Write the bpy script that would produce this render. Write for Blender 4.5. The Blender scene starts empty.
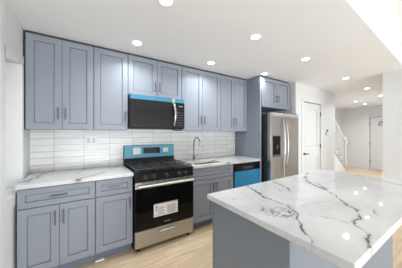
import bpy, bmesh, math, random
import numpy as np
from mathutils import Vector, Matrix
S = bpy.context.scene
C = S.collection

# ------------------------------------------------------------------ camera, world, light, exposure
cd = bpy.data.cameras.new('camera'); cam = bpy.data.objects.new('camera', cd); C.objects.link(cam)
cam.location = (0, 0, 1.355)
cam.rotation_euler = (math.radians(90), 0, math.radians(-32.963))
cd.sensor_width = 36.0; cd.sensor_fit = 'HORIZONTAL'
cd.lens = 185.69/402*36.0
cd.shift_y = -0.42/402
cd.clip_start = 0.02
S.camera = cam
w = bpy.data.worlds.new('world'); S.world = w; w.use_nodes = True
w.node_tree.nodes['Background'].inputs[0].default_value = (0.95, 0.97, 1.0, 1)
w.node_tree.nodes['Background'].inputs[1].default_value = 0.7
S.view_settings.view_transform = 'Standard'; S.view_settings.look = 'None'
S.view_settings.gamma = 1.0; S.view_settings.use_curve_mapping = False
S.view_settings.exposure = 1.1
LAMP_W = 1.5
def area(name, loc, rot, sx, sy, power, col=(1, 1, 1)):
    l = bpy.data.lights.new(name, 'AREA'); l.shape = 'RECTANGLE'; l.size = sx; l.size_y = sy
    l.energy = power; l.color = col
    o = bpy.data.objects.new(name, l); C.objects.link(o); o.location = loc; o.rotation_euler = rot
    return o
# added fill light behind the camera, tilted up to lift the ceiling
area('rear_fill', (1.8, -5.3, 1.1), (math.radians(125), 0, 0), 4.2, 1.8, 14, (0.84, 0.92, 1.0))
# added low fill light, lifts cabinets and ceiling but misses the island top
area('low_rear_fill', (1.6, -5.1, 0.30), (math.radians(112), 0, 0), 4.2, 0.8, 122, (0.84, 0.92, 1.0))
area('hall_fill', (7.2, 1.05, 0.95), (math.radians(84), 0, 0), 2.0, 1.2, 9, (0.88, 0.94, 1.0))  # added fill light that brightens the hall, no fixture there

# ------------------------------------------------------------------ materials
def mat(name, col, rough=0.5, metal=0.0, spec=0.5, noise=0.0, nscale=20.0, stretch=(1, 1, 1), bump=0.0, emit=0.0, coat=0.0):
    m = bpy.data.materials.new(name); m.use_nodes = True
    nt = m.node_tree; b = nt.nodes['Principled BSDF']
    b.inputs['Base Color'].default_value = (*col, 1); b.inputs['Roughness'].default_value = rough
    b.inputs['Metallic'].default_value = metal; b.inputs['Specular IOR Level'].default_value = spec
    b.inputs['Coat Weight'].default_value = coat
    if emit:
        b.inputs['Emission Color'].default_value = (*col, 1); b.inputs['Emission Strength'].default_value = emit
    if noise or bump:
        tc = nt.nodes.new('ShaderNodeTexCoord'); mp = nt.nodes.new('ShaderNodeMapping')
        mp.inputs['Scale'].default_value = stretch
        nz = nt.nodes.new('ShaderNodeTexNoise'); nz.inputs['Scale'].default_value = nscale; nz.inputs['Detail'].default_value = 4
        nt.links.new(tc.outputs['Object'], mp.inputs[0]); nt.links.new(mp.outputs[0], nz.inputs['Vector'])
        if noise:
            mx = nt.nodes.new('ShaderNodeMix'); mx.data_type = 'RGBA'
            mx.inputs[6].default_value = (*[c*(1-noise) for c in col], 1); mx.inputs[7].default_value = (*[min(1, c*(1+noise)) for c in col], 1)
            nt.links.new(nz.outputs['Fac'], mx.inputs[0]); nt.links.new(mx.outputs[2], b.inputs['Base Color'])
        if bump:
            bp = nt.nodes.new('ShaderNodeBump'); bp.inputs['Strength'].default_value = bump; bp.inputs['Distance'].default_value = 0.01
            nt.links.new(nz.outputs['Fac'], bp.inputs['Height']); nt.links.new(bp.outputs[0], b.inputs['Normal'])
    return m
def lin(r, g, b):
    f = lambda c: ((c/255+0.055)/1.055)**2.4 if c > 10 else c/255/12.92
    return (f(r), f(g), f(b))
M = {}
M['wall'] = mat('wall_paint', lin(226, 226, 225), 0.7, noise=0.01, nscale=3)
M['ceil'] = mat('ceiling_paint', lin(243, 243, 243), 0.8, noise=0.01, nscale=2)
M['trim'] = mat('white_trim_paint', lin(228, 228, 227), 0.4, noise=0.008, nscale=6)
M['doorw'] = mat('white_door_paint', lin(222, 222, 221), 0.4, noise=0.008, nscale=6)
M['cab'] = mat('blue_grey_cabinet_paint', lin(139, 145, 155), 0.42, noise=0.015, nscale=8)
M['island'] = mat('slate_grey_island_paint', lin(124, 132, 142), 0.45, noise=0.015, nscale=8)
M['dark'] = mat('charcoal_gap_strip', lin(52, 54, 58), 0.6, noise=0.05)
M['toe'] = mat('toe_kick_grey', lin(112, 118, 132), 0.5, noise=0.03)
M['nickel'] = mat('brushed_nickel', lin(118, 120, 126), 0.28, 1.0, noise=0.05, nscale=200)
M['steel'] = mat('brushed_stainless_steel', lin(178, 175, 171), 0.30, 1.0, noise=0.05, nscale=30, stretch=(1, 1, 40))
M['steelh'] = mat('polished_steel', lin(200, 199, 197), 0.25, 1.0, noise=0.03, nscale=60)
M['chrome'] = mat('dark_chrome', lin(178, 180, 183), 0.15, 1.0, noise=0.03)
M['black'] = mat('black_enamel', lin(13, 13, 14), 0.3, noise=0.05, spec=0.16)
M['blackg'] = mat('black_glass', lin(9, 9, 10), 0.06, noise=0.05, spec=0.22)
M['iron'] = mat('cast_iron', lin(62, 63, 66), 0.5, noise=0.1, nscale=80)
M['mwdark'] = mat('dark_stainless_steel', lin(17, 17, 18), 0.42, 0.0, noise=0.05, spec=0.25)
M['mwwin'] = mat('smoked_window_glass', lin(20, 20, 21), 0.3, noise=0.03, spec=0.2)
M['film'] = mat('blue_protective_film_dimmed', lin(54, 128, 154), 0.35, noise=0.3, nscale=14, stretch=(1, 1, 2.5), bump=0.1)  # same film as on the backguard, colour darkened to offset the nearby lamps
M['filmdw'] = mat('bright_blue_protective_film', lin(12, 130, 184), 0.35, noise=0.05, nscale=6)
M['paper'] = mat('white_paper', lin(232, 232, 230), 0.6, noise=0.02)
M['print'] = mat('grey_print', lin(120, 122, 126), 0.6, noise=0.05)
M['orange'] = mat('orange_print', lin(214, 150, 70), 0.5, noise=0.05)
M['whitep'] = mat('white_plastic', lin(238, 238, 236), 0.35, noise=0.01)
M['slot'] = mat('socket_dark', lin(60, 60, 62), 0.5, noise=0.02)
M['fridgeside'] = mat('charcoal_fridge_side', lin(44, 45, 50), 0.45, noise=0.05)
M['clear'] = mat('cloudy_plastic_wrap', lin(176, 176, 175), 0.3, noise=0.05, nscale=30, bump=0.4)
M['blackm'] = mat('matte_black_metal', lin(20, 20, 22), 0.4, noise=0.05)
M['hinge'] = mat('dark_bronze_hinge', lin(70, 68, 66), 0.4, 0.6, noise=0.05)
M['oak'] = mat('oak_tread', lin(196, 164, 122), 0.4, noise=0.12, nscale=10, stretch=(8, 1, 1))
M['lens'] = mat('lamp_lens', (1, 0.99, 0.97), 0.4, emit=6.0, noise=0.0)
M['glass'] = mat('frosted_door_glass', lin(205, 212, 215), 0.15, noise=0.04)
M['lead'] = mat('grey_caming', lin(140, 140, 142), 0.4, 0.3, noise=0.04)
M['socket'] = mat('off_white_socket_face', lin(206, 206, 206), 0.4, noise=0.02)
M['knob'] = mat('dark_grey_knob', lin(58, 58, 60), 0.3, noise=0.03)
M['filmb'] = mat('blue_protective_film_lifted', lin(80, 160, 186), 0.35, noise=0.22, nscale=14, stretch=(1, 1, 2.5), bump=0.1)  # same blue film again, colour lightened in place of more light
M['lead2'] = mat('pale_grey_paint', lin(176, 178, 181), 0.5, noise=0.02)
M['shade'] = mat('white_roller_shade', lin(246, 246, 244), 0.7, noise=0.01, nscale=60)

def wood_floor():
    m = bpy.data.materials.new('oak_plank_floor'); m.use_nodes = True
    nt = m.node_tree; b = nt.nodes['Principled BSDF']; L = nt.links.new
    tc = nt.nodes.new('ShaderNodeTexCoord')
    br = nt.nodes.new('ShaderNodeTexBrick'); br.offset = 0.37; br.offset_frequency = 2
    br.inputs['Scale'].default_value = 1.0; br.inputs['Brick Width'].default_value = 1.25; br.inputs['Row Height'].default_value = 0.185
    br.inputs['Mortar Size'].default_value = 0.0012; br.inputs['Mortar Smooth'].default_value = 0.2
    br.inputs['Color1'].default_value = (*lin(238, 222, 198), 1); br.inputs['Color2'].default_value = (*lin(224, 204, 176), 1)
    br.inputs['Mortar'].default_value = (*lin(150, 122, 90), 1)
    L(tc.outputs['Object'], br.inputs['Vector'])
    mp = nt.nodes.new('ShaderNodeMapping'); mp.inputs['Scale'].default_value = (1.2, 11, 1)
    nz = nt.nodes.new('ShaderNodeTexNoise'); nz.inputs['Scale'].default_value = 2.2; nz.inputs['Detail'].default_value = 6; nz.inputs['Distortion'].default_value = 0.6
    L(tc.outputs['Object'], mp.inputs[0]); L(mp.outputs[0], nz.inputs['Vector'])
    rp = nt.nodes.new('ShaderNodeValToRGB'); rp.color_ramp.elements[0].position = 0.3; rp.color_ramp.elements[0].color = (*lin(214, 196, 172), 1)
    rp.color_ramp.elements[1].position = 0.65; rp.color_ramp.elements[1].color = (*lin(255, 246, 232), 1)
    L(nz.outputs['Fac'], rp.inputs[0])
    mx = nt.nodes.new('ShaderNodeMix'); mx.data_type = 'RGBA'; mx.blend_type = 'MULTIPLY'; mx.inputs[0].default_value = 0.75
    L(br.outputs['Color'], mx.inputs[6]); L(rp.outputs[0], mx.inputs[7]); L(mx.outputs[2], b.inputs['Base Color'])
    b.inputs['Roughness'].default_value = 0.38
    return m
M['floor'] = wood_floor()

def tile_mat():
    m = bpy.data.materials.new('glazed_stacked_tile'); m.use_nodes = True
    nt = m.node_tree; b = nt.nodes['Principled BSDF']; L = nt.links.new
    tc = nt.nodes.new('ShaderNodeTexCoord'); sp = nt.nodes.new('ShaderNodeSeparateXYZ'); cb = nt.nodes.new('ShaderNodeCombineXYZ')
    L(tc.outputs['Object'], sp.inputs[0])
    ax = nt.nodes.new('ShaderNodeMath'); ax.operation = 'ADD'; ax.inputs[1].default_value = 0.265+3.0
    az = nt.nodes.new('ShaderNodeMath'); az.operation = 'ADD'; az.inputs[1].default_value = -0.914
    L(sp.outputs[0], ax.inputs[0]); L(sp.outputs[2], az.inputs[0]); L(ax.outputs[0], cb.inputs[0]); L(az.outputs[0], cb.inputs[1])
    br = nt.nodes.new('ShaderNodeTexBrick'); br.offset = 0.0
    br.inputs['Scale'].default_value = 1.0; br.inputs['Brick Width'].default_value = 0.30; br.inputs['Row Height'].default_value = 0.0765
    br.inputs['Mortar Size'].default_value = 0.0022; br.inputs['Mortar Smooth'].default_value = 0.3
    br.inputs['Color1'].default_value = (*lin(236, 234, 229), 1); br.inputs['Color2'].default_value = (*lin(221, 220, 216), 1)
    br.inputs['Mortar'].default_value = (*lin(148, 149, 150), 1)
    L(cb.outputs[0], br.inputs['Vector'])
    mp = nt.nodes.new('ShaderNodeMapping'); mp.inputs['Scale'].default_value = (1.6, 13, 1)
    nz = nt.nodes.new('ShaderNodeTexNoise'); nz.inputs['Scale'].default_value = 2.6; nz.inputs['Detail'].default_value = 2
    L(cb.outputs[0], mp.inputs[0]); L(mp.outputs[0], nz.inputs['Vector'])
    rp = nt.nodes.new('ShaderNodeValToRGB'); rp.color_ramp.elements[0].position = 0.32; rp.color_ramp.elements[0].color = (0.72, 0.725, 0.73, 1)
    rp.color_ramp.elements[1].position = 0.62; rp.color_ramp.elements[1].color = (1, 1, 1, 1)
    L(nz.outputs['Fac'], rp.inputs[0])
    mx = nt.nodes.new('ShaderNodeMix'); mx.data_type = 'RGBA'; mx.blend_type = 'MULTIPLY'; mx.inputs[0].default_value = 0.45
    L(br.outputs['Color'], mx.inputs[6]); L(rp.outputs[0], mx.inputs[7]); L(mx.outputs[2], b.inputs['Base Color'])
    bp = nt.nodes.new('ShaderNodeBump'); bp.inputs['Strength'].default_value = 0.25; bp.inputs['Distance'].default_value = 0.004
    L(nz.outputs['Fac'], bp.inputs['Height']); L(bp.outputs[0], b.inputs['Normal'])
    b.inputs['Roughness'].default_value = 0.25
    return m
M['tile'] = tile_mat()

def quartz():
    m = bpy.data.materials.new('veined_white_quartz'); m.use_nodes = True
    nt = m.node_tree; b = nt.nodes['Principled BSDF']; L = nt.links.new
    at = nt.nodes.new('ShaderNodeAttribute'); at.attribute_name = 'vein'
    tc = nt.nodes.new('ShaderNodeTexCoord')
    nz = nt.nodes.new('ShaderNodeTexNoise'); nz.inputs['Scale'].default_value = 2.2; nz.inputs['Detail'].default_value = 5; nz.inputs['Distortion'].default_value = 1.2
    L(tc.outputs['Object'], nz.inputs['Vector'])
    rp = nt.nodes.new('ShaderNodeValToRGB'); rp.color_ramp.elements[0].position = 0.35; rp.color_ramp.elements[0].color = (*lin(208, 208, 209), 1)
    rp.color_ramp.elements[1].position = 0.6; rp.color_ramp.elements[1].color = (*lin(223, 223, 223), 1)
    L(nz.outputs['Fac'], rp.inputs[0])
    n2 = nt.nodes.new('ShaderNodeTexNoise'); n2.inputs['Scale'].default_value = 60; n2.inputs['Detail'].default_value = 3
    L(tc.outputs['Object'], n2.inputs['Vector'])
    r2 = nt.nodes.new('ShaderNodeMapRange'); r2.inputs[1].default_value = 0.3; r2.inputs[2].default_value = 0.7; r2.inputs[3].default_value = 0.82; r2.inputs[4].default_value = 1.05
    L(n2.outputs['Fac'], r2.inputs[0])
    mu = nt.nodes.new('ShaderNodeMath'); mu.operation = 'MULTIPLY'; mu.use_clamp = True
    L(at.outputs['Fac'], mu.inputs[0]); L(r2.outputs[0], mu.inputs[1])
    mx = nt.nodes.new('ShaderNodeMix'); mx.data_type = 'RGBA'; mx.inputs[7].default_value = (*lin(48, 48, 52), 1)
    L(mu.outputs[0], mx.inputs[0]); L(rp.outputs[0], mx.inputs[6]); L(mx.outputs[2], b.inputs['Base Color'])
    b.inputs['Roughness'].default_value = 0.05
    return m
M['quartz'] = quartz()

# ------------------------------------------------------------------ mesh helpers
def wpos(o):
    v = Vector((0, 0, 0))
    while o: v += o.location; o = o.parent
    return v
def obj(name, bm, mats, parent=None, bevel=0.0, smooth=False):
    me = bpy.data.meshes.new(name)
    off = wpos(parent) if parent else Vector((0, 0, 0))
    bmesh.ops.recalc_face_normals(bm, faces=bm.faces)
    for v in bm.verts: v.co -= off
    bm.to_mesh(me); bm.free()
    for m in (mats if isinstance(mats, (list, tuple)) else [mats]): me.materials.append(m)
    o = bpy.data.objects.new(name, me); C.objects.link(o)
    if parent: o.parent = parent
    if smooth:
        for p in me.polygons: p.use_smooth = True
    if bevel:
        b = o.modifiers.new('bevel', 'BEVEL'); b.width = bevel; b.segments = 2; b.limit_method = 'ANGLE'; b.angle_limit = math.radians(40)
    return o
def thing(name, label, cat, loc, group=None):
    o = bpy.data.objects.new(name, None); C.objects.link(o); o.location = loc; o.empty_display_size = 0.05
    o['label'] = label; o['category'] = cat
    if group: o['group'] = group
    return o
def tag(o, label, cat, group=None):
    o['label'] = label; o['category'] = cat
    if group: o['group'] = group
    return o
def struct(o, label=None):
    o['kind'] = 'structure'
    if label: o['label'] = label
    return o
def B(): return bmesh.new()
def box(bm, x0, x1, y0, y1, z0, z1, mi=0):
    vs = [bm.verts.new((x, y, z)) for x in (x0, x1) for y in (y0, y1) for z in (z0, z1)]
    for f in ((0, 1, 3, 2), (4, 6, 7, 5), (0, 4, 5, 1), (2, 3, 7, 6), (0, 2, 6, 4), (1, 5, 7, 3)):
        bm.faces.new([vs[i] for i in f]).material_index = mi
    return bm
def prism(bm, pts, axis, a0, a1, mi=0):
    # pts in the other two axes (cyclic order), extruded along axis
    def P(p, a):
        return {'x': (a, p[0], p[1]), 'y': (p[0], a, p[1]), 'z': (p[0], p[1], a)}[axis]
    v0 = [bm.verts.new(P(p, a0)) for p in pts]; v1 = [bm.verts.new(P(p, a1)) for p in pts]
    n = len(pts)
    bm.faces.new(v0).material_index = mi; bm.faces.new(v1[::-1]).material_index = mi
    for i in range(n):
        bm.faces.new((v0[i], v0[(i+1) % n], v1[(i+1) % n], v1[i])).material_index = mi
    return bm
def tube(bm, path, r, n=10, caps=True, mi=0):
    path = [Vector(p) for p in path]; rings = []
    rs = r if isinstance(r, (list, tuple)) else [r]*len(path)
    ref = None
    for i, p in enumerate(path):
        t = (path[min(i+1, len(path)-1)]-path[max(i-1, 0)]).normalized()
        if ref is None:
            ref = Vector((0, 0, 1)) if abs(t.z) < 0.9 else Vector((1, 0, 0))
        u = (ref - t*ref.dot(t)).normalized(); ref = u
        v = t.cross(u)
        rings.append([bm.verts.new(p+rs[i]*(math.cos(2*math.pi*k/n)*u+math.sin(2*math.pi*k/n)*v)) for k in range(n)])
    for a, b in zip(rings, rings[1:]):
        for k in range(n):
            bm.faces.new((a[k], a[(k+1) % n], b[(k+1) % n], b[k])).material_index = mi
    if caps:
        bm.faces.new(rings[0][::-1]).material_index = mi; bm.faces.new(rings[-1]).material_index = mi
    return bm
def lathe(bm, prof, o, axis='z', n=24, mi=0):
    # prof: (radius, height) pairs
    rings = []
    for r, h in prof:
        ring = []
        for k in range(n):
            a = 2*math.pi*k/n; c, s = r*math.cos(a), r*math.sin(a)
            d = {'z': (c, s, h), 'y': (c, h, s), 'x': (h, c, s)}[axis]
            ring.append(bm.verts.new((o[0]+d[0], o[1]+d[1], o[2]+d[2])))
        rings.append(ring)
    for a, b in zip(rings, rings[1:]):
        for k in range(n): bm.faces.new((a[k], a[(k+1) % n], b[(k+1) % n], b[k])).material_index = mi
    bm.faces.new(rings[0][::-1]).material_index = mi; bm.faces.new(rings[-1]).material_index = mi
    return bm
def shaker(bm, x0, x1, z0, z1, yf, th=0.019, rail=0.062, rec=0.012):
    """shaker front facing -Y: outer frame, recessed centre panel; yf is the front plane"""
    def ring(a, b, c, d, y): return [bm.verts.new(p) for p in ((a, y, c), (b, y, c), (b, y, d), (a, y, d))]
    R = [ring(x0, x1, z0, z1, yf+th), ring(x0, x1, z0, z1, yf), ring(x0+rail, x1-rail, z0+rail, z1-rail, yf),
         ring(x0+rail+0.0005, x1-rail-0.0005, z0+rail+0.0005, z1-rail-0.0005, yf+rec+0.0045),
         ring(x0+rail+0.0055, x1-rail-0.0055, z0+rail+0.0055, z1-rail-0.0055, yf+rec+0.0045),
         ring(x0+rail+0.006, x1-rail-0.006, z0+rail+0.006, z1-rail-0.006, yf+rec-0.002)]
    for a, b in zip(R, R[1:]):
        for k in range(4): bm.faces.new((a[k], a[(k+1) % 4], b[(k+1) % 4], b[k]))
    bm.faces.new(R[0][::-1]); bm.faces.new(R[-1])
    return bm
def pull(parent, p, length, vertical, mat_=None):
    """bar pull on a front facing -Y; p = centre on the front plane"""
    bm = B(); x, y, z = p; h = length/2; yo = y-0.03
    d = Vector((0, 0, 1)) if vertical else Vector((1, 0, 0))
    c = Vector((x, yo, z))
    tube(bm, [c-d*h, c+d*h], 0.0058, 10)
    for s in (-1, 1):
        q = c+d*(s*h*0.72)
        tube(bm, [q, (q.x, y+0.001, q.z)], 0.0045, 8)
    return obj('handle', bm, M['nickel'], parent, smooth=False)

# ------------------------------------------------------------------ the setting
ZC, ZH = 2.385, 2.60
XL, XR = -0.48, 9.2          # left wall, far hall wall
YW = 2.81                    # tiled back wall
XB = 4.31                    # right-hand wall block
struct(obj('floor', box(B(), XL-0.15, XR+0.2, -5.6, 3.6, -0.06, 0), M['floor']))
YE = lambda x: 0.594+0.041*(x-1.715)     # edge of the lowered part, very slightly out of square
xa, xb = XL-0.15, XR+0.2
bm = B(); prism(bm, [(xa, YE(xa)), (xb, YE(xb)), (xb, 3.6), (xa, 3.6)], 'z', ZC, ZC+0.3)
box(bm, XL-0.15, XB+0.2, -5.6, 0.75, ZH, ZH+0.09)
struct(obj('ceiling', bm, M['ceil']))
# left wall with a window opening y 1.93..2.42
def hz(y, top): return (2.0 if top else 1.915)+(y-1.92)*0.20
Y0, Y1, ZS = 1.945, 2.42, 0.845
bm = B()
prism(bm, [(-5.6, 0), (Y0, 0), (Y0, ZH+0.05), (-5.6, ZH+0.05)], 'x', XL-0.14, XL)
prism(bm, [(Y1, 0), (YW+0.1, 0), (YW+0.1, ZC+0.02), (Y1, ZC+0.02)], 'x', XL-0.14, XL)
prism(bm, [(Y0, 0), (Y1, 0), (Y1, ZS-0.03), (Y0, ZS-0.03)], 'x', XL-0.14, XL)
prism(bm, [(Y0, hz(Y0, 0)), (Y1, hz(Y1, 0)), (Y1, ZC+0.02), (Y0, ZC+0.02)], 'x', XL-0.14, XL)
struct(obj('wall_left', bm, M['wall']))
wn = struct(obj('window_1', box(B(), XL-0.138, XL-0.10, Y0+0.001, Y1-0.001, ZS-0.03, 1.99), M['shade']))
bm = B(); prism(bm, [(Y0-0.02, hz(Y0-0.02, 0)), (Y1+0.07, hz(Y1+0.07, 0)), (Y1+0.07, hz(Y1+0.07, 1)), (Y0-0.02, hz(Y0-0.02, 1))], 'x', XL, XL+0.012)
struct(obj('trim_1', bm, M['trim'], bevel=0.002))
bm = B(); box(bm, XL, XL+0.012, Y1, Y1+0.065, ZS, hz(Y1, 0)+0.001); box(bm, XL, XL+0.012, 1.84, Y0, 0.0, ZC)
struct(obj('trim_2', bm, M['trim'], bevel=0.002))
bm = B(); box(bm, XL-0.10, XL+0.014, Y0-0.02, Y1+0.065, ZS-0.035, ZS); box(bm, XL, XL+0.012, Y0, Y1+0.06, ZS-0.105, ZS-0.035)
struct(obj('trim_3', bm, M['trim'], bevel=0.003))
struct(obj('wall_back', box(B(), XL, 3.62, YW, YW+0.12, 0, ZC+0.02), M['wall']))
# pantry block beside the fridge, and what lies behind it
DX0, DX1, PY = 3.885, 4.645, 2.09
bm = B()
box(bm, 3.62, DX0, PY, PY+0.11, 0, ZC+0.02); box(bm, DX1, 5.37, PY, PY+0.11, 0, ZC+0.02); box(bm, DX0, DX1, PY, PY+0.11, 2.03, ZC+0.02)
box(bm, 3.62, 3.72, PY+0.11, 3.47, 0, ZC+0.02); box(bm, 5.27, 5.37, PY+0.11, 3.35, 0, ZC+0.02)
struct(obj('wall_pantry', bm, M['wall']))
struct(obj('wall_stair', box(B(), 3.72, XR+0.1, 3.35, 3.47, 0, ZC+0.02), M['wall']))
HY0, HY1 = 1.55, 2.43
bm = B(); box(bm, XR, XR+0.12, HY1, 3.47, 0, ZC+0.02); box(bm, XR, XR+0.12, 0.9, HY0, 0, ZC+0.02); box(bm, XR, XR+0.12, HY0, HY1, 1.985, ZC+0.02); box(bm, XR+0.085, XR+0.12, HY0, HY1, 0, 1.985)  # last box is an added backing that stops light leaking round the door
struct(obj('wall_hall', bm, M['wall']))
bm = B(); box(bm, XB, XB+0.14, -5.6, 0.97, 0, ZH+0.05); box(bm, XB+0.14, XR+0.12, 0.85, 0.97, 0, ZC+0.02)
struct(obj('wall_right', bm, M['wall']))
# far end behind the camera: a wall with a wide window opening
bm = B(); box(bm, XL-0.14, -0.4, -5.7, -5.6, 0, ZH); box(bm, 4.0, XB+0.14, -5.7, -5.6, 0, ZH)
box(bm, -0.4, 4.0, -5.7, -5.6, 0, 0.3); box(bm, -0.4, 4.0, -5.7, -5.6, 2.4, ZH)
struct(obj('wall_front', bm, M['wall']))

# pantry door
def panel_door(bm, u0, u1, z0, z1, put, th=0.035, arch=True):
    """two-panel door; put(u, depth, z) maps into space, depth 0 = face"""
    def V(u, d, z): return bm.verts.new(put(u, d, z))
    W = u1-u0; m = 0.125
    vs = [[V(u, d, z) for u, z in ((u0, z0), (u1, z0), (u1, z1), (u0, z1))] for d in (0.012, th)]
    bm.faces.new(vs[0]); bm.faces.new(vs[1][::-1])
    for k in range(4): bm.faces.new((vs[0][k], vs[0][(k+1) % 4], vs[1][(k+1) % 4], vs[1][k]))
    def slab(p):
        a = [V(u, 0.0, z) for u, z in p]; b = [V(u, 0.012, z) for u, z in p]; n = len(p)
        bm.faces.new(a); bm.faces.new(b[::-1])
        for k in range(n): bm.faces.new((a[k], a[(k+1) % n], b[(k+1) % n], b[k]))
    zl = z0+0.235; zm0, zm1 = z0+0.83, z0+1.05; zt = z1-0.125
    slab([(u0, z0), (u0+m, z0), (u0+m, z1), (u0, z1)]); slab([(u1-m, z0), (u1, z0), (u1, z1), (u1-m, z1)])
    slab([(u0+m, z0), (u1-m, z0), (u1-m, zl), (u0+m, zl)]); slab([(u0+m, zm0), (u1-m, zm0), (u1-m, zm1), (u0+m, zm1)])
    top = [(u0+m, z1)]
    N = 10
    for k in range(N+1):
        s = k/N; top.append((u0+m+s*(W-2*m), zt-(0.075*(1-math.sin(math.pi*s)) if arch else 0.0)))
    top.append((u1-m, z1))
    # split the arch rail into quads so the mesh stays clean
    for k in range(1, N+1):
        a, b = top[k], top[k+1]; slab([(a[0], a[1]), (b[0], b[1]), (b[0], z1), (a[0], z1)])
    # raised fields
    g = 0.035
    slab2 = [[(u0+m+g, zl+g), (u1-m-g, zl+g), (u1-m-g, zm0-g), (u0+m+g, zm0-g)], [(u0+m+g, zm1+g), (u1-m-g, zm1+g), (u1-m-g, zt-0.075-g), (u0+m+g, zt-0.075-g)]]
    for p in slab2:
        a = [V(u, 0.005, z) for u, z in p]; b = [V(u, 0.012, z) for u, z in [(p[0][0]-0.02, p[0][1]-0.02), (p[1][0]+0.02, p[1][1]-0.02), (p[2][0]+0.02, p[2][1]+0.02), (p[3][0]-0.02, p[3][1]+0.02)]]
        bm.faces.new(a)
        for k in range(4): bm.faces.new((a[k], a[(k+1) % 4], b[(k+1) % 4], b[k]))
    return bm
def casing(bm, u0, u1, z1, put, w_=0.062, th=0.014):
    def bx(a, b, c, d):
        vs = [bm.verts.new(put(u, dd, z)) for u in (a, b) for dd in (-th, 0.0) for z in (c, d)]
        for f in ((0, 1, 3, 2), (4, 6, 7, 5), (0, 4, 5, 1), (2, 3, 7, 6), (0, 2, 6, 4), (1, 5, 7, 3)): bm.faces.new([vs[i] for i in f])
    bx(u0-w_, u0, 0, z1+w_); bx(u1, u1+w_, 0, z1+w_); bx(u0, u1, z1, z1+w_)
    return bm
pp = lambda u, d, z: (u, PY+0.012+d, z)
d1 = struct(obj('door_1', panel_door(B(), DX0+0.005, DX1-0.005, 0.008, 2.017, pp), M['doorw'], bevel=0.002), 'white arch-top two-panel pantry door right of the fridge')
bm = B(); lathe(bm, [(0.027, 0.0), (0.027, -0.008), (0.012, -0.010), (0.011, -0.05)], (DX0+0.07, PY+0.012, 0.925), 'y', 16)
tube(bm, [(DX0+0.062, PY-0.04, 0.925), (DX0+0.12, PY-0.042, 0.927), (DX0+0.185, PY-0.036, 0.924)], [0.011, 0.009, 0.008], 8)
obj('door_handle', bm, M['blackm'], d1)['label'] = 'black lever door handle'
for z in (1.80, 1.07, 0.28):
    bm = B(); tube(bm, [(DX1-0.001, PY+0.006, z-0.05), (DX1-0.001, PY+0.006, z+0.05)], 0.009, 8)
    obj('hinge', bm, M['hinge'], d1)
struct(obj('trim_5', casing(B(), DX0, DX1, 2.03, lambda u, d, z: (u, PY+d, z)), M['trim'], bevel=0.003))
# hall entry door with a half-round light
hp = lambda u, d, z: (XR+0.02+d, u, z)
d2 = struct(obj('door_2', panel_door(B(), HY0+0.01, HY1-0.014, 0.012, 1.97, hp, arch=False), M['doorw'], bevel=0.002), 'white entry door with half-round light at far end of hall')
fc = (HY0+HY1)/2; bm = B()
for k in range(16):
    a, b = math.pi*k/16, math.pi*(k+1)/16
    prism(bm, [(fc+0.17*math.cos(a), 1.665+0.14*math.sin(a)), (fc+0.17*math.cos(b), 1.665+0.14*math.sin(b)), (fc+0.20*math.cos(b), 1.665+0.17*math.sin(b)), (fc+0.20*math.cos(a), 1.665+0.17*math.sin(a))], 'x', XR+0.008, XR+0.024)
box(bm, XR+0.008, XR+0.024, fc-0.2, fc+0.2, 1.645, 1.667)
for a in (45, 90, 135):
    ca, sa = math.cos(math.radians(a)), math.sin(math.radians(a))
    tube(bm, [(XR+0.014, fc+0.02*ca, 1.665+0.02*sa), (XR+0.014, fc+0.17*ca, 1.665+0.14*sa)], 0.006, 6)
fl = obj('fan_light', bm, M['lead'], d2)
bm = B(); prism(bm, [(fc+0.172*math.cos(math.pi*k/16), 1.665+0.142*math.sin(math.pi*k/16)) for k in range(17)], 'x', XR+0.016, XR+0.0195)
obj('pane', bm, M['glass'], fl)
for z in (1.72, 1.0, 0.3):
    bm = B(); tube(bm, [(XR+0.012, HY1-0.001, z-0.06), (XR+0.012, HY1-0.001, z+0.06)], 0.012, 8); obj('hinge', bm, M['hinge'], d2)
struct(obj('trim_6', casing(B(), HY0, HY1, 1.985, lambda u, d, z: (XR+d, u, z), 0.075), M['trim'], bevel=0.003))
# baseboards
bm = B(); box(bm, XR-0.014, XR, HY1+0.076, 3.35, 0, 0.11); struct(obj('baseboard_hall', bm, M['trim'], bevel=0.003))
bm = B(); box(bm, 3.62, DX0-0.063, PY-0.014, PY, 0, 0.11); box(bm, DX1+0.063, 5.37, PY-0.014, PY, 0, 0.11); struct(obj('baseboard_pantry', bm, M['trim'], bevel=0.003))
bm = B(); box(bm, XB-0.014, XB, -5.59, 0.97, 0, 0.11); struct(obj('baseboard_right', bm, M['trim'], bevel=0.003))

# backsplash
bs = obj('backsplash', box(B(), XL+0.001, 2.644, YW-0.0105, YW-0.0015, 0.915, 1.42), M['tile'])
tag(bs, 'glossy white stacked long-tile backsplash between counters and wall cabinets', 'backsplash')

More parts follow.
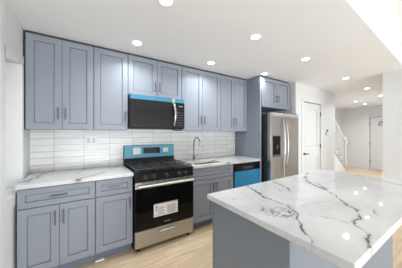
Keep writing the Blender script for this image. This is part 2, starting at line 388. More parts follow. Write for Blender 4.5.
# ------------------------------------------------------------------ wall cabinets
YU, ZB, ZT = 2.48, 1.398, 2.361
def wall_cab(x0, x1, z0, z1, label, ndoors, handle=None, yf=YU, yb=YW-0.0005, name='wall_cabinet', group='upper cabinets along the back wall', hz_=None, trim=True):
    t = thing(name, label, 'cabinet', ((x0+x1)/2, yb, z0), group)
    obj('body', box(B(), x0+0.001, x1-0.001, yf+0.0205, yb, z0, z1), M['cab'], t)
    xs = np.linspace(x0+0.004, x1-0.004, ndoors+1); zh = hz_ or z0+0.17
    for k in range(ndoors):
        a, b = xs[k]+(0.0022 if k else 0), xs[k+1]-(0.0022 if k < ndoors-1 else 0)
        d = obj('door', shaker(B(), a, b, z0+0.003, z1-0.003, yf), M['cab'], t, bevel=0.0012)
        if ndoors == 2: hx = b-0.03 if k == 0 else a+0.03
        else: hx = b-0.03
        pull(d, (hx, yf, zh), 0.128, True)
    if trim: obj('top_gap_strip', box(B(), x0, x1, yf+0.012, yf+0.05, z1, ZC-0.001), M['dark'], t)  # charcoal strip set in the narrow dark gap below the ceiling
    return t
X = [-0.46, 0.128, 0.505, 1.267, 2.005, 2.645]
wall_cab(X[0], X[1], ZB, ZT, 'two-door wall cabinet at left end of row, beside the white window', 2)
wall_cab(X[1], X[2], ZB, ZT, 'narrow one-door wall cabinet just left of the microwave', 1)
wall_cab(X[2], X[3], 1.848, ZT, 'short two-door wall cabinet above the microwave', 2, hz_=1.848+0.14)
wall_cab(X[3], X[4], ZB, ZT, 'two-door wall cabinet just right of the microwave, above faucet', 2)
wall_cab(X[4], X[5], ZB, ZT, 'two-door wall cabinet touching the tall side panel, above dishwasher', 2)
wall_cab(2.682, 3.53, 1.832, ZT, 'deep two-door cabinet above the stainless refrigerator', 2, yf=2.165, hz_=2.0, group='upper cabinets along the back wall')
bm = B(); box(bm, XL+0.001, X[0]-0.001, YU+0.03, YW-0.001, 2.0, ZC-0.001); box(bm, XL+0.001, X[0]-0.001, YU+0.05, YW-0.001, ZB, 2.0)
tag(obj('side_gap_strip', bm, M['dark']), 'dark vertical strip in the gap between left wall and first wall cabinet', 'filler strip')  # charcoal pieces closing the dark gap at the left wall
bm = B(); box(bm, 2.6455, 2.6795, 2.172, YW-0.0005, 0.0, 2.366)
tag(obj('end_panel', bm, M['cab'], bevel=0.0012), 'tall blue-grey side panel between dishwasher and refrigerator', 'panel')

# ------------------------------------------------------------------ base cabinets
YD, YC = 2.187, 2.16
def base_cab(x0, x1, label, ndoors, drawer_handle=True):
    t = thing('base_cabinet', label, 'cabinet', ((x0+x1)/2, YW, 0), 'base cabinets along the back wall')
    bm = B(); ya, yb = YD+0.0205, YW-0.012
    if drawer_handle: box(bm, x0+0.001, x1-0.001, ya, yb, 0.112, 0.8755)
    else:   # open-topped carcass around the sink basin
        prism(bm, [(x0+0.001, 0.112), (x1-0.001, 0.112), (x1-0.001, 0.8755), (x1-0.019, 0.8755), (x1-0.019, 0.13), (x0+0.019, 0.13), (x0+0.019, 0.8755), (x0+0.001, 0.8755)], 'y', ya, yb)
    obj('body', bm, M['cab'], t)
    obj('toe_kick', box(B(), x0+0.001, x1-0.001, YD+0.085, YD+0.10, 0.0, 0.112), M['toe'], t)
    dr = obj('drawer', shaker(B(), x0+0.004, x1-0.004, 0.700, 0.866, YD, rail=0.05), M['cab'], t, bevel=0.0012)
    if drawer_handle: pull(dr, ((x0+x1)/2, YD, 0.783), 0.135, False)
    xs = np.linspace(x0+0.004, x1-0.004, ndoors+1)
    for k in range(ndoors):
        a, b = xs[k]+(0.0022 if k else 0), xs[k+1]-(0.0022 if k < ndoors-1 else 0)
        d = obj('door', shaker(B(), a, b, 0.118, 0.693, YD), M['cab'], t, bevel=0.0012)
        hx = b-0.03 if (k == 0) else a+0.03
        pull(d, (hx, YD, 0.58), 0.128, True)
    return t
base_cab(X[0], 0.128, 'wide two-door base cabinet with one drawer at left end of counter', 2)
base_cab(0.128, 0.497, 'narrow one-door base cabinet with drawer, left of the range', 1)
base_cab(1.275, 2.03, 'two-door sink base cabinet with plain false drawer, right of range', 2, drawer_handle=False)

# ------------------------------------------------------------------ quartz slabs with drawn veins
rng = np.random.RandomState(4)
def wob(p, f, seed):
    r = np.random.RandomState(seed); out = np.zeros(len(p))
    for k in range(5):
        a = r.uniform(0, 2*np.pi); fr = f*r.uniform(0.5, 1.8)
        out += np.sin((p[:, 0]*np.cos(a)+p[:, 1]*np.sin(a))*fr+r.uniform(0, 6.28))
    return out/5
def vein_field(P, veins, webs):
    Q = P.copy()
    Q[:, 0] += 0.009*wob(P, 60, 1)+0.006*wob(P, 150, 2); Q[:, 1] += 0.009*wob(P, 60, 3)+0.006*wob(P, 150, 4)
    wmod = 0.9+1.5*wob(P, 60, 5); smod = np.clip(0.9+1.0*wob(P, 35, 6), 0.3, 1)
    out = np.zeros(len(P))
    for pts, wd, st in veins:
        for (ax, ay), (bx, by) in zip(pts, pts[1:]):
            a = np.array((ax, ay)); d = np.array((bx, by))-a; L2 = d@d+1e-9
            t = np.clip(((Q-a)@d)/L2, 0, 1); dist = np.linalg.norm(Q-a-t[:, None]*d, axis=1)
            ww = wd*np.clip(wmod, 0.4, 2.0)
            v = st*np.exp(-(dist/ww)**2)*(0.62+0.38*smod)+0.10*st*np.exp(-(dist/(ww*3.5))**2)
            out = np.maximum(out, v)
    for (cx, cy), (ex, ey), (rx, ry), n, wd, st in webs:
        e = np.array((ex, ey)); e = e/np.linalg.norm(e); f = np.array((-e[1], e[0]))
        th = rng.uniform(0, 6.28, n); rr = np.sqrt(rng.uniform(0, 1, n))*1.25
        S_ = np.array((cx, cy))+np.outer(rr*np.cos(th)*rx, e)+np.outer(rr*np.sin(th)*ry, f)
        D = np.sort(np.linalg.norm(Q[:, None, :]-S_[None], axis=2), axis=1)
        edge = D[:, 1]-D[:, 0]
        q = P-np.array((cx, cy)); inside = ((q@e)/rx)**2+((q@f)/ry)**2
        mask = np.clip((1.15-inside)*3, 0, 1)
        out = np.maximum(out, st*np.exp(-(edge/wd)**2)*mask*np.clip(0.75+0.8*wob(P, 35, 8), 0.1, 1))
    return np.clip(out, 0, 1)
def slab(name, x0, x1, y0, y1, zt, th, step, veins, webs=(), hole=None):
    def axis(a, b, extra):
        v = list(np.linspace(a, b, max(2, int(round((b-a)/step))+1)))
        for e in extra:
            v[int(np.argmin([abs(q-e) for q in v]))] = e
        return np.array([a, a+0.0025]+v[1:-1]+[b-0.0025, b])
    ex = (hole[0], hole[1]) if hole else (); ey = (hole[2], hole[3]) if hole else ()
    xs, ys = axis(x0, x1, ex), axis(y0, y1, ey); nx, ny = len(xs), len(ys)
    gx, gy = np.meshgrid(xs, ys, indexing='ij'); P = np.stack([gx.ravel(), gy.ravel()], 1)
    z = np.full((nx, ny), zt); z[0, :] -= 0.0025; z[-1, :] -= 0.0025; z[:, 0] -= 0.0025; z[:, -1] -= 0.0025
    verts = [tuple(v) for v in np.column_stack([P, z.ravel()])]
    faces = []
    for i in range(nx-1):
        for j in range(ny-1):
            if hole:
                mx_, my_ = (xs[i]+xs[i+1])/2, (ys[j]+ys[j+1])/2
                if hole[0] < mx_ < hole[1] and hole[2] < my_ < hole[3]: continue
            a = i*ny+j; faces.append((a, a+ny, a+ny+1, a+1))
    vein = list(vein_field(P, veins, webs))
    zb = zt-th
    loop = [i*ny for i in range(nx)]+[(nx-1)*ny+j for j in range(1, ny)]+[i*ny+ny-1 for i in range(nx-2, -1, -1)]+[j for j in range(ny-2, 0, -1)]
    base = len(verts)
    for a in loop: verts.append((verts[a][0], verts[a][1], zb)); vein.append(vein[a]*0.4)
    n = len(loop)
    for k in range(n):
        k2 = (k+1) % n; faces.append((loop[k2], loop[k], base+k, base+k2))
    if not hole: faces.append(tuple(base+k for k in range(n-1, -1, -1)))
    else:
        h = hole; b = len(verts)
        for zz in (zt, zb):
            for p in ((h[0], h[2]), (h[1], h[2]), (h[1], h[3]), (h[0], h[3])): verts.append((p[0], p[1], zz)); vein.append(0.0)
        for k in range(4): faces.append((b+k, b+(k+1) % 4, b+4+(k+1) % 4, b+4+k))
        o = len(verts)
        for p in ((x0, y0), (x1, y0), (x1, y1), (x0, y1)): verts.append((p[0], p[1], zb)); vein.append(0.0)
        for k in range(4): faces.append((o+k, o+(k+1) % 4, b+4+(k+1) % 4, b+4+k))
    me = bpy.data.meshes.new(name); me.from_pydata(verts, [], faces)
    at = me.attributes.new('vein', 'FLOAT', 'POINT'); at.data.foreach_set('value', np.array(vein, dtype=np.float32))
    me.materials.append(M['quartz']); me.update()
    o = bpy.data.objects.new(name, me); C.objects.link(o)
    return o
cv = [([(-0.478, 2.22), (-0.415, 2.349), (-0.344, 2.638), (-0.264, 2.80)], 0.008, 1.0), ([(-0.09, 2.10), (-0.06, 2.128), (0.082, 2.247), (0.235, 2.388)], 0.0075, 1.0),
      ([(0.0, 2.20), (0.06, 2.205), (0.15, 2.3)], 0.005, 0.5), ([(-0.40, 2.25), (-0.36, 2.42), (-0.35, 2.50)], 0.009, 0.7), ([(0.3, 2.5), (0.42, 2.72)], 0.006, 0.4), ([(-0.05, 2.45), (0.02, 2.6), (0.05, 2.78)], 0.006, 0.4)]
o = slab('countertop', -0.463, 0.5, YC, YW-0.0115, 0.914, 0.036, 0.006, cv)
tag(o, 'white veined quartz countertop left of the range', 'countertop', 'quartz tops on the base cabinets')
cv = [([(1.886, 2.16), (1.96, 2.19), (2.07, 2.217)], 0.008, 0.8), ([(1.95, 2.56), (2.2, 2.66), (2.3, 2.72)], 0.008, 0.7), ([(2.25, 2.3), (2.4, 2.42)], 0.005, 0.6)]
SK = (1.37, 1.86, 2.235, 2.53)
o = slab('countertop', 1.272, 2.645, YC, YW-0.0115, 0.914, 0.036, 0.006, cv, hole=SK)
tag(o, 'white veined quartz countertop with sink cut-out right of range', 'countertop', 'quartz tops on the base cabinets')
IX0, IX1, IY0, IY1 = 0.776, 2.518, 0.243, 1.113
iv = [([(1.19, 1.126), (1.13, 0.967), (1.068, 0.835), (1.067, 0.756), (1.057, 0.662), (1.016, 0.585), (0.935, 0.523)], 0.0047, 1.0),
      ([(0.935, 0.523), (0.90, 0.50), (0.876, 0.482), (0.849, 0.456)], 0.0045, 1.0), ([(0.849, 0.456), (0.812, 0.408), (0.785, 0.385)], 0.0038, 0.95),
      ([(1.44, 1.19), (1.49, 1.114), (1.449, 0.977), (1.407, 0.881), (1.31, 0.793)], 0.0045, 0.8),
      ([(2.169, 1.113), (1.891, 0.996), (1.726, 0.876), (1.678, 0.81)], 0.010, 0.85), ([(1.70, 0.85), (1.678, 0.81), (1.617, 0.697)], 0.009, 0.95), ([(1.743, 0.865), (1.75, 0.801), (1.638, 0.699)], 0.008, 0.85),
      ([(1.617, 0.697), (1.514, 0.582), (1.383, 0.47), (1.323, 0.402)], 0.0055, 0.95),
      ([(1.323, 0.402), (1.244, 0.369)], 0.0055, 1.0), ([(1.244, 0.369), (1.145, 0.361), (1.107, 0.338)], 0.0055, 1.0), ([(1.107, 0.338), (1.056, 0.278)], 0.003, 0.95),
      ([(1.056, 0.278), (0.977, 0.266), (0.932, 0.252)], 0.0042, 1.0), ([(0.95, 0.258), (0.90, 0.25)], 0.0025, 0.7),
      ([(1.121, 0.621), (1.205, 0.604), (1.291, 0.579), (1.395, 0.565)], 0.0035, 0.55), ([(1.044, 0.537), (1.075, 0.487), (1.102, 0.428), (1.102, 0.364)], 0.003, 0.55),
      ([(2.46, 0.761), (2.354, 0.623), (2.352, 0.533), (2.304, 0.442), (2.313, 0.398)], 0.008, 0.7), ([(1.435, 0.364), (1.39, 0.35), (1.36, 0.324)], 0.004, 0.75),
      ([(0.965, 0.913), (0.981, 0.856)], 0.0035, 0.5), ([(0.937, 0.778), (0.9, 0.711)], 0.003, 0.5), ([(1.365, 0.977), (1.285, 0.866)], 0.0035, 0.4), ([(0.85, 0.929), (0.886, 0.935)], 0.0045, 0.6),
      ([(1.808, 0.763), (2.028, 0.787)], 0.006, 0.35), ([(1.0, 1.0), (1.02, 0.9)], 0.003, 0.4), ([(1.06, 0.93), (1.02, 0.86), (1.0, 0.8)], 0.003, 0.35), ([(1.5, 0.9), (1.62, 0.72), (1.9, 0.62), (2.1, 0.4)], 0.004, 0.25)]
iw = [((0.935, 0.640), (0.16, -0.11), (0.105, 0.075), 44, 0.0040, 1.0)]

# ------------------------------------------------------------------ island
isl = thing('kitchen_island', 'slate blue kitchen island with white veined quartz top and seating overhang', 'kitchen island', ((IX0+IX1)/2, 0.79, 0))
top = slab('countertop', IX0, IX1, IY0, IY1, 0.914, 0.034, 0.004, iv, iw)
top.parent = isl; top.location = -Vector(isl.location); top['label'] = 'white quartz island top with dark branching veins'
bx0, bx1, by0, by1 = 0.80, 2.49, 0.49, 1.088
obj('body', box(B(), bx0+0.006, bx1-0.006, by0+0.006, by1-0.02, 0.0, 0.879), M['island'], isl)
obj('end_panel', box(B(), bx0, bx0+0.006, by0+0.006, by1-0.026, 0.0, 0.879), M['island'], isl, bevel=0.001)
obj('end_panel', box(B(), bx1-0.006, bx1, by0+0.006, by1-0.026, 0.0, 0.879), M['island'], isl, bevel=0.001)
obj('back_panel', box(B(), bx0, bx1, by0, by0+0.006, 0.0, 0.879), M['island'], isl, bevel=0.001)
obj('corner_post', box(B(), bx0-0.003, bx0+0.022, by1-0.024, by1-0.021, 0.11, 0.879), M['island'], isl, bevel=0.0008)
for k in range(4):
    a = bx0+0.004+k*(bx1-bx0-0.008)/4; b = a+(bx1-bx0-0.008)/4
    sm = B(); shaker(sm, a+0.0015, b-0.0015, 0.118, 0.862, 0)
    for v in sm.verts: v.co.y = by1-v.co.y
    obj('door', sm, M['island'], isl, bevel=0.001)

# ------------------------------------------------------------------ gas range
RX0, RX1 = 0.507, 1.265
rg = thing('gas_range', 'black and stainless gas range with blue film on its backguard', 'stove', ((RX0+RX1)/2, 2.45, 0))
bm = B(); box(bm, RX0, RX1, 2.17, 2.79, 0.035, 0.895); obj('body', bm, M['black'], rg, bevel=0.002)
for x in (RX0+0.05, RX1-0.05):
    for y in (2.20, 2.72):
        bm = B(); lathe(bm, [(0.02, 0.0), (0.02, 0.012), (0.012, 0.014), (0.012, 0.036)], (x, y, 0), 'z', 12); obj('foot', bm, M['black'], rg)
bm = B(); box(bm, RX0-0.004, RX1+0.004, 2.135, 2.745, 0.895, 0.915)
ct = obj('cooktop', bm, M['black'], rg, bevel=0.004)
RC = (RX0+RX1)/2
for bx_, by_, r in ((RX0+0.17, 2.29, 0.05), (RX0+0.17, 2.58, 0.04), (RX1-0.17, 2.29, 0.045), (RX1-0.17, 2.58, 0.05), (RC, 2.44, 0.05)):
    bm = B(); lathe(bm, [(r, 0.0), (r, 0.008), (r*0.8, 0.010), (r*0.8, 0.016), (r*0.6, 0.019)], (bx_, by_, 0.915), 'z', 20); obj('burner', bm, M['iron'], rg)
def grate(x0, x1):
    bm = B(); z0, z1 = 0.937, 0.949; t = 0.006
    ya, yb = 2.16, 2.725
    for y in (ya, (ya+yb)/2, yb): box(bm, x0, x1, y-t, y+t, z0, z1)
    for x in (x0+t, x1-t): box(bm, x-t, x+t, ya, yb, z0, z1)
    xm = (x0+x1)/2; box(bm, xm-t*.8, xm+t*.8, ya, yb, z0, z1)
    for yc in (ya+0.14, yb-0.14): box(bm, x0, x1, yc-t*.8, yc+t*.8, z0, z1)
    for x in (x0+t, x1-t):
        for y in (ya, (ya+yb)/2, yb): box(bm, x-t, x+t, y-t, y+t, 0.9152, z0)
    return obj('grate', bm, M['iron'], rg, bevel=0.0015)
for k in range(3): grate(RX0+0.015+k*0.2445, RX0+0.015+k*0.2445+0.238)
# backguard
bg = obj('backguard', prism(B(), [(2.735, 0.915), (2.795, 0.915), (2.795, 1.185), (2.765, 1.185), (2.752, 1.0)], 'x', RX0, RX1), M['black'], rg, bevel=0.004)
def onbg(x0, x1, z0, z1, off, th=0.0015):
    # a thin patch lying on the sloping backguard face between z 1.0 and 1.185
    f = lambda z: 2.752+(z-1.0)/0.185*0.013
    return [(f(z0)-off-th, z0), (f(z0)-off, z0), (f(z1)-off, z1), (f(z1)-off-th, z1)]
fm = obj('protective_film', prism(B(), onbg(0, 0, 1.004, 1.183, 0.0003), 'x', RX0+0.004, RX1-0.004), M['filmb'], bg); fm['label'] = 'blue film on the backguard'
dp = obj('display', prism(B(), onbg(0, 0, 1.06, 1.145, 0.0019), 'x', 0.775, 1.03), M['blackg'], bg)
for k in range(6):
    for zz in (1.082, 1.122): obj('button', prism(B(), onbg(0, 0, zz-0.004, zz+0.004, 0.0035, 0.0006), 'x', 0.795+k*0.04, 0.807+k*0.04), M['slot'], bg)
for (a, b, z0, z1) in ((0.632, 0.738, 1.055, 1.15), (1.08, 1.165, 1.068, 1.135)):
    st = obj('sticker', prism(B(), onbg(0, 0, z0, z1, 0.0019), 'x', a, b), M['paper'], bg); st['label'] = 'white paper sticker'
    bm = B()
    for k in range(4): 
        zz = z0+(z1-z0)*(0.2+0.2*k); prism(bm, onbg(0, 0, zz-0.003, zz+0.003, 0.0035, 0.0005), 'x', a+0.012, b-0.012-0.02*(k % 2))
# control panel and knobs
bm = B(); prism(bm, [(2.137, 0.805), (2.175, 0.805), (2.175, 0.895), (2.152, 0.895)], 'x', RX0, RX1)
cp = obj('control_panel', bm, M['black'], rg, bevel=0.003)
for x in (0.625, 0.722, 0.886, 1.05, 1.147):
    bm = B(); lathe(bm, [(0.026, 0.0), (0.026, -0.008), (0.021, -0.012), (0.019, -0.032), (0.014, -0.035)], (x, 2.1455, 0.848), 'y', 20)
    box(bm, x-0.0025, x+0.0025, 2.107, 2.112, 0.848, 0.866)
    obj('knob', bm, M['knob'], cp, bevel=0.001)
# oven door
bm = B(); box(bm, RX0+0.002, RX1-0.002, 2.135, 2.17, 0.252, 0.80)
od = obj('oven_door', bm, M['blackg'], rg, bevel=0.003)
bm = B(); box(bm, RX0+0.002, RX1-0.002, 2.127, 2.137, 0.728, 0.799); tr = obj('door_trim', bm, M['steel'], od, bevel=0.002)
bm = B()
for k in range(8):
    a = RX0+0.075+k*0.08; box(bm, a, a+0.055, 2.1255, 2.1275, 0.788, 0.796)
obj('vent_slot', bm, M['slot'], tr)
bm = B(); hx0, hx1 = RX0+0.02, RX1-0.02
prism(bm, [(2.098, 0.738), (2.088, 0.742), (2.084, 0.756), (2.088, 0.770), (2.098, 0.774), (2.103, 0.756)], 'x', hx0, hx1)
for x in (hx0+0.03, hx1-0.03): box(bm, x-0.012, x+0.012, 2.10, 2.132, 0.746, 0.766)
obj('handle', bm, M['steelh'], od, bevel=0.001)
bm = B(); box(bm, RX0+0.1, RX1-0.1, 2.1335, 2.1355, 0.40, 0.70); obj('window', bm, M['blackg'], od)
bm = B(); box(bm, 0.722, 1.032, 2.1315, 2.1332, 0.368, 0.520); lb = obj('paper_label', bm, M['paper'], od); lb['label'] = 'white printed instruction label on oven glass'
bm = B()
for (xa, xb) in ((0.735, 0.868), (0.888, 1.02)):
    for k in range(9): box(bm, xa+(0.03 if k in (1, 2, 3) and xa < 0.8 else 0), xb-0.015*((k*7) % 3), 2.1305, 2.1316, 0.383+k*0.012, 0.387+k*0.012)
obj('print', bm, M['print'], lb)
bm = B(); box(bm, 0.722, 1.032, 2.1305, 2.1316, 0.508, 0.516); obj('print_band', bm, M['orange'], lb)
bm = B(); 
for k in range(3): lathe(bm, [(0.011, 0.0), (0.011, -0.001)], (0.755, 2.1315, 0.487), 'y', 14) if k == 0 else None
obj('warning_mark', bm, M['slot'], lb)
bm = B(); box(bm, RX0+0.002, RX1-0.002, 2.137, 2.17, 0.052, 0.243); sd = obj('drawer', bm, M['steel'], rg, bevel=0.003)
bm = B(); prism(bm, [(2.1375, 0.205), (2.118, 0.205), (2.112, 0.196), (2.112, 0.184), (2.118, 0.176), (2.1375, 0.176)], 'x', 0.79, 0.985); obj('handle', bm, M['steelh'], sd, bevel=0.002)
bm = B(); box(bm, 0.795, 0.98, 2.1362, 2.1372, 0.166, 0.176); obj('recess', bm, M['slot'], sd)
# maker's mark on the glass: a short row of small light strokes
bm = B()
lx = 0.852
for k, (wd, h, dz) in enumerate(((0.010, 0.010, 0), (0.007, 0.014, 0), (0.004, 0.010, 0), (0.005, 0.010, 0), (0.003, 0.014, 0), (0.008, 0.010, -0.004), (0.008, 0.010, 0), (0.008, 0.010, 0), (0.003, 0.014, 0))):
    box(bm, lx, lx+wd, 2.1328, 2.1345, 0.285+dz, 0.285+dz+h); lx += wd+0.003
obj('emblem', bm, M['steelh'], od)

# ------------------------------------------------------------------ microwave
mw = thing('microwave', 'over-the-range microwave with strip of blue film along its top', 'microwave', (0.886, YW, 1.415))
MX0, MX1, MZ0, MZ1, MY = 0.508, 1.264, 1.417, 1.847, 2.42
obj('body', box(B(), MX0, MX1, MY, YW-0.011, MZ0, MZ1), M['mwdark'], mw, bevel=0.003)
dx1 = 1.125
dr = obj('door', box(B(), MX0+0.001, dx1, MY-0.035, MY, MZ0+0.012, MZ1-0.045), M['mwdark'], mw, bevel=0.004)
obj('window', box(B(), MX0+0.03, dx1-0.075, MY-0.0365, MY-0.0345, MZ0+0.05, MZ1-0.14), M['mwwin'], dr)
bm = B(); N = 12
tube(bm, [(dx1-0.03, MY-0.04-0.045*math.sin(math.pi*k/N), MZ0+0.035+(MZ1-MZ0-0.10)*k/N) for k in range(N+1)], 0.016, 10)
obj('handle', bm, M['steelh'], dr, smooth=True)
cpn = obj('control_panel', box(B(), dx1+0.002, MX1-0.001, MY-0.033, MY, MZ0+0.012, MZ1-0.045), M['blackg'], mw, bevel=0.003)
obj('display', box(B(), dx1+0.045, MX1-0.03, MY-0.0345, MY-0.0325, MZ1-0.115, MZ1-0.098), M['print'], cpn)
for r in range(6):
    for c_ in range(3):
        bm = B(); box(bm, dx1+0.022+c_*0.035, dx1+0.044+c_*0.035, MY-0.0342, MY-0.0325, MZ0+0.05+r*0.035, MZ0+0.062+r*0.035)
        obj('button', bm, M['slot'], cpn)
vg = obj('vent_strip', box(B(), MX0+0.001, MX1-0.001, MY-0.03, MY, MZ1-0.043, MZ1), M['mwdark'], mw, bevel=0.003)
fm = obj('protective_film', box(B(), MX0+0.002, MX1-0.002, MY-0.038, MY-0.0305, MZ1-0.058, MZ1-0.001), M['film'], vg, bevel=0.002); fm['label'] = 'blue protective film strip'
bm = B(); box(bm, dx1-0.055, dx1-0.015, MY-0.041, MY-0.0385, MZ1-0.075, MZ1-0.004); obj('film_tab', bm, M['clear'], vg)
obj('bottom_lip', box(B(), MX0+0.001, MX1-0.001, MY-0.03, MY, MZ0, MZ0+0.010), M['black'], mw)

# ------------------------------------------------------------------ dishwasher
dw = thing('dishwasher', 'black dishwasher front covered by bright blue film under counter', 'dishwasher', (2.335, 2.5, 0))
obj('body', box(B(), 2.035, 2.641, 2.20, 2.78, 0.10, 0.872), M['black'], dw)
obj('toe_kick', box(B(), 2.035, 2.641, 2.27, 2.30, 0.0, 0.10), M['black'], dw)
cpd = obj('control_panel', box(B(), 2.037, 2.639, 2.17, 2.20, 0.752, 0.868), M['black'], dw, bevel=0.004)
bm = B(); prism(bm, [(2.24, 0.775), (2.44, 0.775), (2.46, 0.815), (2.22, 0.815)], 'y', 2.168, 2.1705); obj('handle', bm, M['slot'], cpd)
pnl = obj('door', box(B(), 2.037, 2.639, 2.172, 2.20, 0.112, 0.748), M['black'], dw, bevel=0.004)
fm = obj('protective_film', box(B(), 2.040, 2.636, 2.1695, 2.1718, 0.115, 0.746), M['filmdw'], pnl, bevel=0.001); fm['label'] = 'bright blue film'

# ------------------------------------------------------------------ sink and faucet
bm = B(); a, b, c_, d_ = SK[0]-0.012, SK[1]+0.012, SK[2]-0.012, SK[3]+0.012; z1, z0 = 0.8755, 0.70
o1 = [bm.verts.new((x, y, z1)) for x, y in ((a, c_), (b, c_), (b, d_), (a, d_))]
o2 = [bm.verts.new((x, y, z1)) for x, y in ((SK[0]-0.002, SK[2]-0.002), (SK[1]+0.002, SK[2]-0.002), (SK[1]+0.002, SK[3]+0.002), (SK[0]-0.002, SK[3]+0.002))]
o3 = [bm.verts.new((x, y, z0)) for x, y in ((SK[0]+0.015, SK[2]+0.015), (SK[1]-0.015, SK[2]+0.015), (SK[1]-0.015, SK[3]-0.015), (SK[0]+0.015, SK[3]-0.015))]
for p, q in ((o1, o2), (o2, o3)):
    for k in range(4): bm.faces.new((p[k], p[(k+1) % 4], q[(k+1) % 4], q[k]))
bm.faces.new(o3)
sk = thing('sink', 'undermount stainless sink basin set in right countertop', 'sink', ((a+b)/2, (c_+d_)/2, 0.70))
bs_ = obj('basin', bm, M['steel'], sk)
bm = B(); lathe(bm, [(0.04, 0.0), (0.04, 0.003), (0.028, 0.003), (0.026, 0.001)], ((a+b)/2, (c_+d_)/2, 0.7005), 'z', 20); obj('drain', bm, M['chrome'], sk)
FX, FY = 1.56, 2.62
fa = thing('faucet', 'tall gooseneck pull-down faucet behind the sink', 'faucet', (FX, FY, 0.914))
bm = B(); lathe(bm, [(0.028, 0.0), (0.028, 0.006), (0.021, 0.010), (0.021, 0.07), (0.016, 0.075)], (FX, FY, 0.914), 'z', 18); obj('base', bm, M['chrome'], fa, smooth=False)
path = [(FX, FY, 0.985), (FX, FY, 1.20)]
for k in range(1, 13):
    t = math.pi*k/12; path.append((FX, FY-0.09*(1-math.cos(t)), 1.20+0.09*math.sin(t)))
path.append((FX, FY-0.18, 1.16))
obj('neck', tube(B(), path, 0.0115, 12), M['chrome'], fa, smooth=True)
bm = B(); lathe(bm, [(0.012, 0.0), (0.016, -0.02), (0.018, -0.085), (0.014, -0.09)], (FX, FY-0.18, 1.165), 'z', 14); obj('spray_head', bm, M['chrome'], fa, smooth=False)
bm = B(); tube(bm, [(FX+0.015, FY, 0.955), (FX+0.045, FY, 0.96), (FX+0.06, FY-0.01, 1.02)], [0.009, 0.008, 0.005], 8); obj('lever', bm, M['chrome'], fa, smooth=True)

# ------------------------------------------------------------------ outlet
ot = thing('outlet', 'white two-gang outlet plate on the tiled backsplash', 'outlet', (0.117, YW-0.0105, 1.268))
obj('plate', box(B(), 0.055, 0.18, YW-0.0155, YW-0.0102, 1.212, 1.322), M['whitep'], ot, bevel=0.002)
for xc in (0.089, 0.146):
    s = obj('socket', box(B(), xc-0.018, xc+0.018, YW-0.0175, YW-0.0153, 1.234, 1.300), M['socket'], ot, bevel=0.001)
    for zc in (1.250, 1.284):
        for dx in (-0.006, 0.006): obj('slot', box(B(), xc+dx-0.0012, xc+dx+0.0012, YW-0.0182, YW-0.0172, zc-0.005, zc+0.005), M['slot'], s)

# ------------------------------------------------------------------ refrigerator
fr = thing('refrigerator', 'side-by-side stainless refrigerator with ice and water dispenser', 'refrigerator', (3.15, 2.4, 0))
FX0, FX1, FZ = 2.725, 3.585, 1.722
obj('body', box(B(), FX0+0.004, FX1-0.004, 2.085, 2.76, 0.03, 1.705), M['fridgeside'], fr, bevel=0.004)
XM = 3.105
for k, (a, b) in enumerate(((FX0, XM-0.004), (XM+0.004, FX1))):
    bm = B(); prism(bm, [(a, 2.08), (b, 2.08), (b, 2.016), (b-0.004, 2.012), (a+0.004, 2.012), (a, 2.016)], 'z', 0.075, FZ)
    d = obj('door', bm, M['steel'], fr, bevel=0.003)
    hx = XM-0.045 if k == 0 else XM+0.045
    N = 14; bm = B()
    tube(bm, [(hx, 2.012-0.055*math.sin(math.pi*j/N)**0.6, 0.72+0.90*j/N) for j in range(N+1)], 0.0125, 10)
    obj('handle', bm, M['steelh'], d, smooth=True)
    if k == 0:
        bm = B(); fx0, fx1, fz0, fz1 = 2.785, 2.985, 0.955, 1.315
        box(bm, fx0, fx0+0.012, 2.004, 2.013, fz0, fz1); box(bm, fx1-0.012, fx1, 2.004, 2.013, fz0, fz1); box(bm, fx0, fx1, 2.004, 2.013, fz0, fz0+0.02); box(bm, fx0, fx1, 2.004, 2.013, fz1-0.075, fz1)
        ds = obj('dispenser', bm, M['mwdark'], d, bevel=0.001)
        obj('recess', box(B(), fx0+0.01, fx1-0.01, 2.009, 2.0125, fz0+0.01, fz1-0.07), M['blackg'], ds)
        obj('control_strip', box(B(), fx0+0.02, fx1-0.02, 2.0025, 2.0045, fz1-0.06, fz1-0.02), M['blackg'], ds)
        bm = B(); box(bm, fx0+0.07, fx1-0.07, 1.996, 2.009, fz0+0.13, fz0+0.2); obj('paddle', bm, M['slot'], ds, bevel=0.002)
        bm = B(); box(bm, fx0+0.012, fx1-0.012, 1.992, 2.009, fz0+0.02, fz0+0.03); obj('drip_tray', bm, M['steel'], ds)
    else:
        bm = B(); box(bm, hx+0.002, hx+0.03, 1.9455, 1.9475, 1.42, 1.52); obj('tag', bm, M['orange'], d)['label'] = 'orange paper tag on the handle'
    random.seed(3+k); bm = B(); x = a+0.02; pts = []
    n = 14
    low = [FZ-0.03-0.035*abs(math.sin(j*1.9+k))-0.012*random.random() for j in range(n+1)]
    for j in range(n):
        xa, xb = a+0.02+(b-a-0.04)*j/n, a+0.02+(b-a-0.04)*(j+1)/n
        prism(bm, [(xa, low[j]), (xb, low[j+1]), (xb, FZ-0.004), (xa, FZ-0.004)], 'y', 2.0095, 2.0118)
    obj('plastic_wrap', bm, M['clear'], d)
bm = B(); box(bm, FX0+0.02, FX1-0.02, 2.09, 2.13, 0.0, 0.07); obj('grille', bm, M['black'], fr)
for x in (FX0+0.05, FX1-0.05):
    bm = B(); box(bm, x-0.03, x+0.03, 2.03, 2.12, FZ, FZ+0.012); obj('hinge_cover', bm, M['fridgeside'], fr, bevel=0.003)

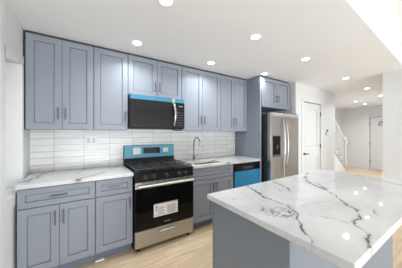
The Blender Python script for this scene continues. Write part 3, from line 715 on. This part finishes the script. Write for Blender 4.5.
# ------------------------------------------------------------------ small wall and floor things
th = thing('thermostat', 'small black thermostat on the pantry wall right of the door', 'thermostat', (4.94, PY, 1.40))
obj('dial', lathe(B(), [(0.024, -0.001), (0.024, -0.012), (0.018, -0.02)], (4.955, PY, 1.425), 'y', 20), M['blackm'], th)
obj('plate', box(B(), 4.88, 4.93, PY-0.008, PY-0.0005, 1.31, 1.39), M['lead'], th, bevel=0.002)
bm = B(); box(bm, 0.13, 0.215, 2.235, 2.268, 0.0, 0.016)
tag(obj('floor_block', bm, M['whitep'], bevel=0.002), 'small white block on the floor against the base cabinet toe kick', 'block')

# ------------------------------------------------------------------ recessed ceiling lights
def lamp(x, y, label):
    t = thing('recessed_light', label, 'ceiling light', (x, y, ZC), 'recessed ceiling lights')
    bm = B(); n = 28; prof = [(0.062, 0.0), (0.062, -0.003), (0.058, -0.005), (0.0465, -0.003), (0.0465, -0.0005)]; rings = []
    for r, h in prof: rings.append([bm.verts.new((x+r*math.cos(2*math.pi*k/n), y+r*math.sin(2*math.pi*k/n), ZC+h-0.0003)) for k in range(n)])
    for a, b in zip(rings, rings[1:]):
        for k in range(n): bm.faces.new((a[k], a[(k+1) % n], b[(k+1) % n], b[k]))
    obj('trim_ring', bm, M['whitep'], t)
    obj('lens', lathe(B(), [(0.046, -0.0008), (0.046, -0.0025)], (x, y, ZC), 'z', 28), M['lens'], t)
    l = bpy.data.lights.new('lamp', 'AREA'); l.shape = 'DISK'; l.size = 0.09; l.spread = math.radians(140); l.energy = LAMP_W*(2.0 if y > 2 and x < 1 else 2.1 if y > 2 and x < 2 else 0.9 if y > 2 and x < 3 else 1.9 if x > 5 else 0.9 if x > 4 else 0.55 if x > 1 else 0.8); l.color = (0.93, 0.97, 1.0)
    lo = bpy.data.objects.new('lamp', l); C.objects.link(lo); lo.parent = t; lo.location = (0, 0, -0.008)
for x, y, s in ((0.538, 2.165, 'in front of the narrow wall cabinet left of microwave'), (1.597, 2.19, 'in front of the wall cabinet right of microwave'), (2.654, 2.085, 'directly in front of the tall side panel top'),
                (0.557, 1.358, 'at the top edge of the photo, nearest the camera'), (1.565, 1.345, 'above the range-side corner of island, high at the photo centre'), (2.606, 1.366, 'out from the refrigerator, above the far end of island'),
                (4.127, 1.425, 'in front of the pantry door'), (5.479, 1.493, 'just past the pantry corner, first over the hall'), (6.80, 1.561, 'partly hidden by the edge of the right wall'),
                (7.414, 2.298, 'deep in hall, left of its far pair'), (8.31, 2.318, 'deep in hall, right one of its far pair')):
    lamp(x, y, 'round recessed ceiling light '+s)

# ------------------------------------------------------------------ staircase in the hall
sc = thing('staircase', 'white staircase with oak treads and railing rising at left of hall', 'staircase', (8.2, 3.1, 0))
SX, RUN, RISE, SY0, SY1, NS = 8.12, 0.245, 0.205, 2.80, 3.348, 8
prof = [(SX, 0.0)]
for k in range(NS): prof += [(SX-k*RUN, (k+1)*RISE-0.03), (SX-(k+1)*RUN, (k+1)*RISE-0.03)]
prof += [(SX-NS*RUN, 0.0)]
bm = B()
for k in range(NS): box(bm, SX-(k+1)*RUN, SX-k*RUN, SY0, SY1, 0, (k+1)*RISE-0.03)
obj('stringer', bm, M['trim'], sc)
bm = B(); prism(bm, [(SX+0.05, 0.0), (SX+0.12, 0.0), (SX-NS*RUN, NS*RISE-0.20+0.05), (SX-NS*RUN, NS*RISE-0.27+0.05)], 'y', SY0-0.012, SY0-0.0005)
obj('skirt_moulding', bm, M['lead2'], sc)
for k in range(NS):
    obj('tread', box(B(), SX-(k+1)*RUN, SX-k*RUN+0.028, SY0-0.03, SY1, (k+1)*RISE-0.03, (k+1)*RISE), M['oak'], sc, bevel=0.005)
    obj('riser', box(B(), SX-k*RUN, SX-k*RUN+0.008, SY0, SY1, k*RISE+(0.0005 if k else 0.0005), (k+1)*RISE-0.03), M['trim'], sc)
ny = SY0+0.03
bm = B(); box(bm, SX-0.03, SX+0.06, ny-0.045, ny+0.045, 0.19, 0.42); box(bm, SX-0.03, SX+0.06, ny-0.045, ny+0.045, 0.95, 1.14)
lathe(bm, [(0.034, 0.42), (0.028, 0.46), (0.036, 0.6), (0.03, 0.8), (0.022, 0.9), (0.036, 0.95)], (SX+0.015, ny, 0), 'z', 14)
lathe(bm, [(0.052, 1.14), (0.052, 1.165), (0.03, 1.17), (0.04, 1.195), (0.032, 1.225), (0.01, 1.24)], (SX+0.015, ny, 0), 'z', 14)
obj('newel_post', bm, M['trim'], sc)
hr = lambda x: 1.10+(SX-x)*RISE/RUN
bm = B(); tube(bm, [(SX-0.02, ny, hr(SX)), (SX-NS*RUN, ny, hr(SX-NS*RUN))], 0.03, 8); obj('handrail', bm, M['trim'], sc)
for k in range(NS):
    for q in (0.07, 0.19):
        x = SX-k*RUN-q
        if k == 0 and q < 0.1: continue
        bm = B(); zb = (k+1)*RISE; zt = hr(x)-0.02
        lathe(bm, [(0.016, zb), (0.016, zb+0.15), (0.011, zb+0.18), (0.016, zb+0.4), (0.010, zt-0.1), (0.010, zt)], (x, ny, 0), 'z', 8); obj('baluster', bm, M['trim'], sc)
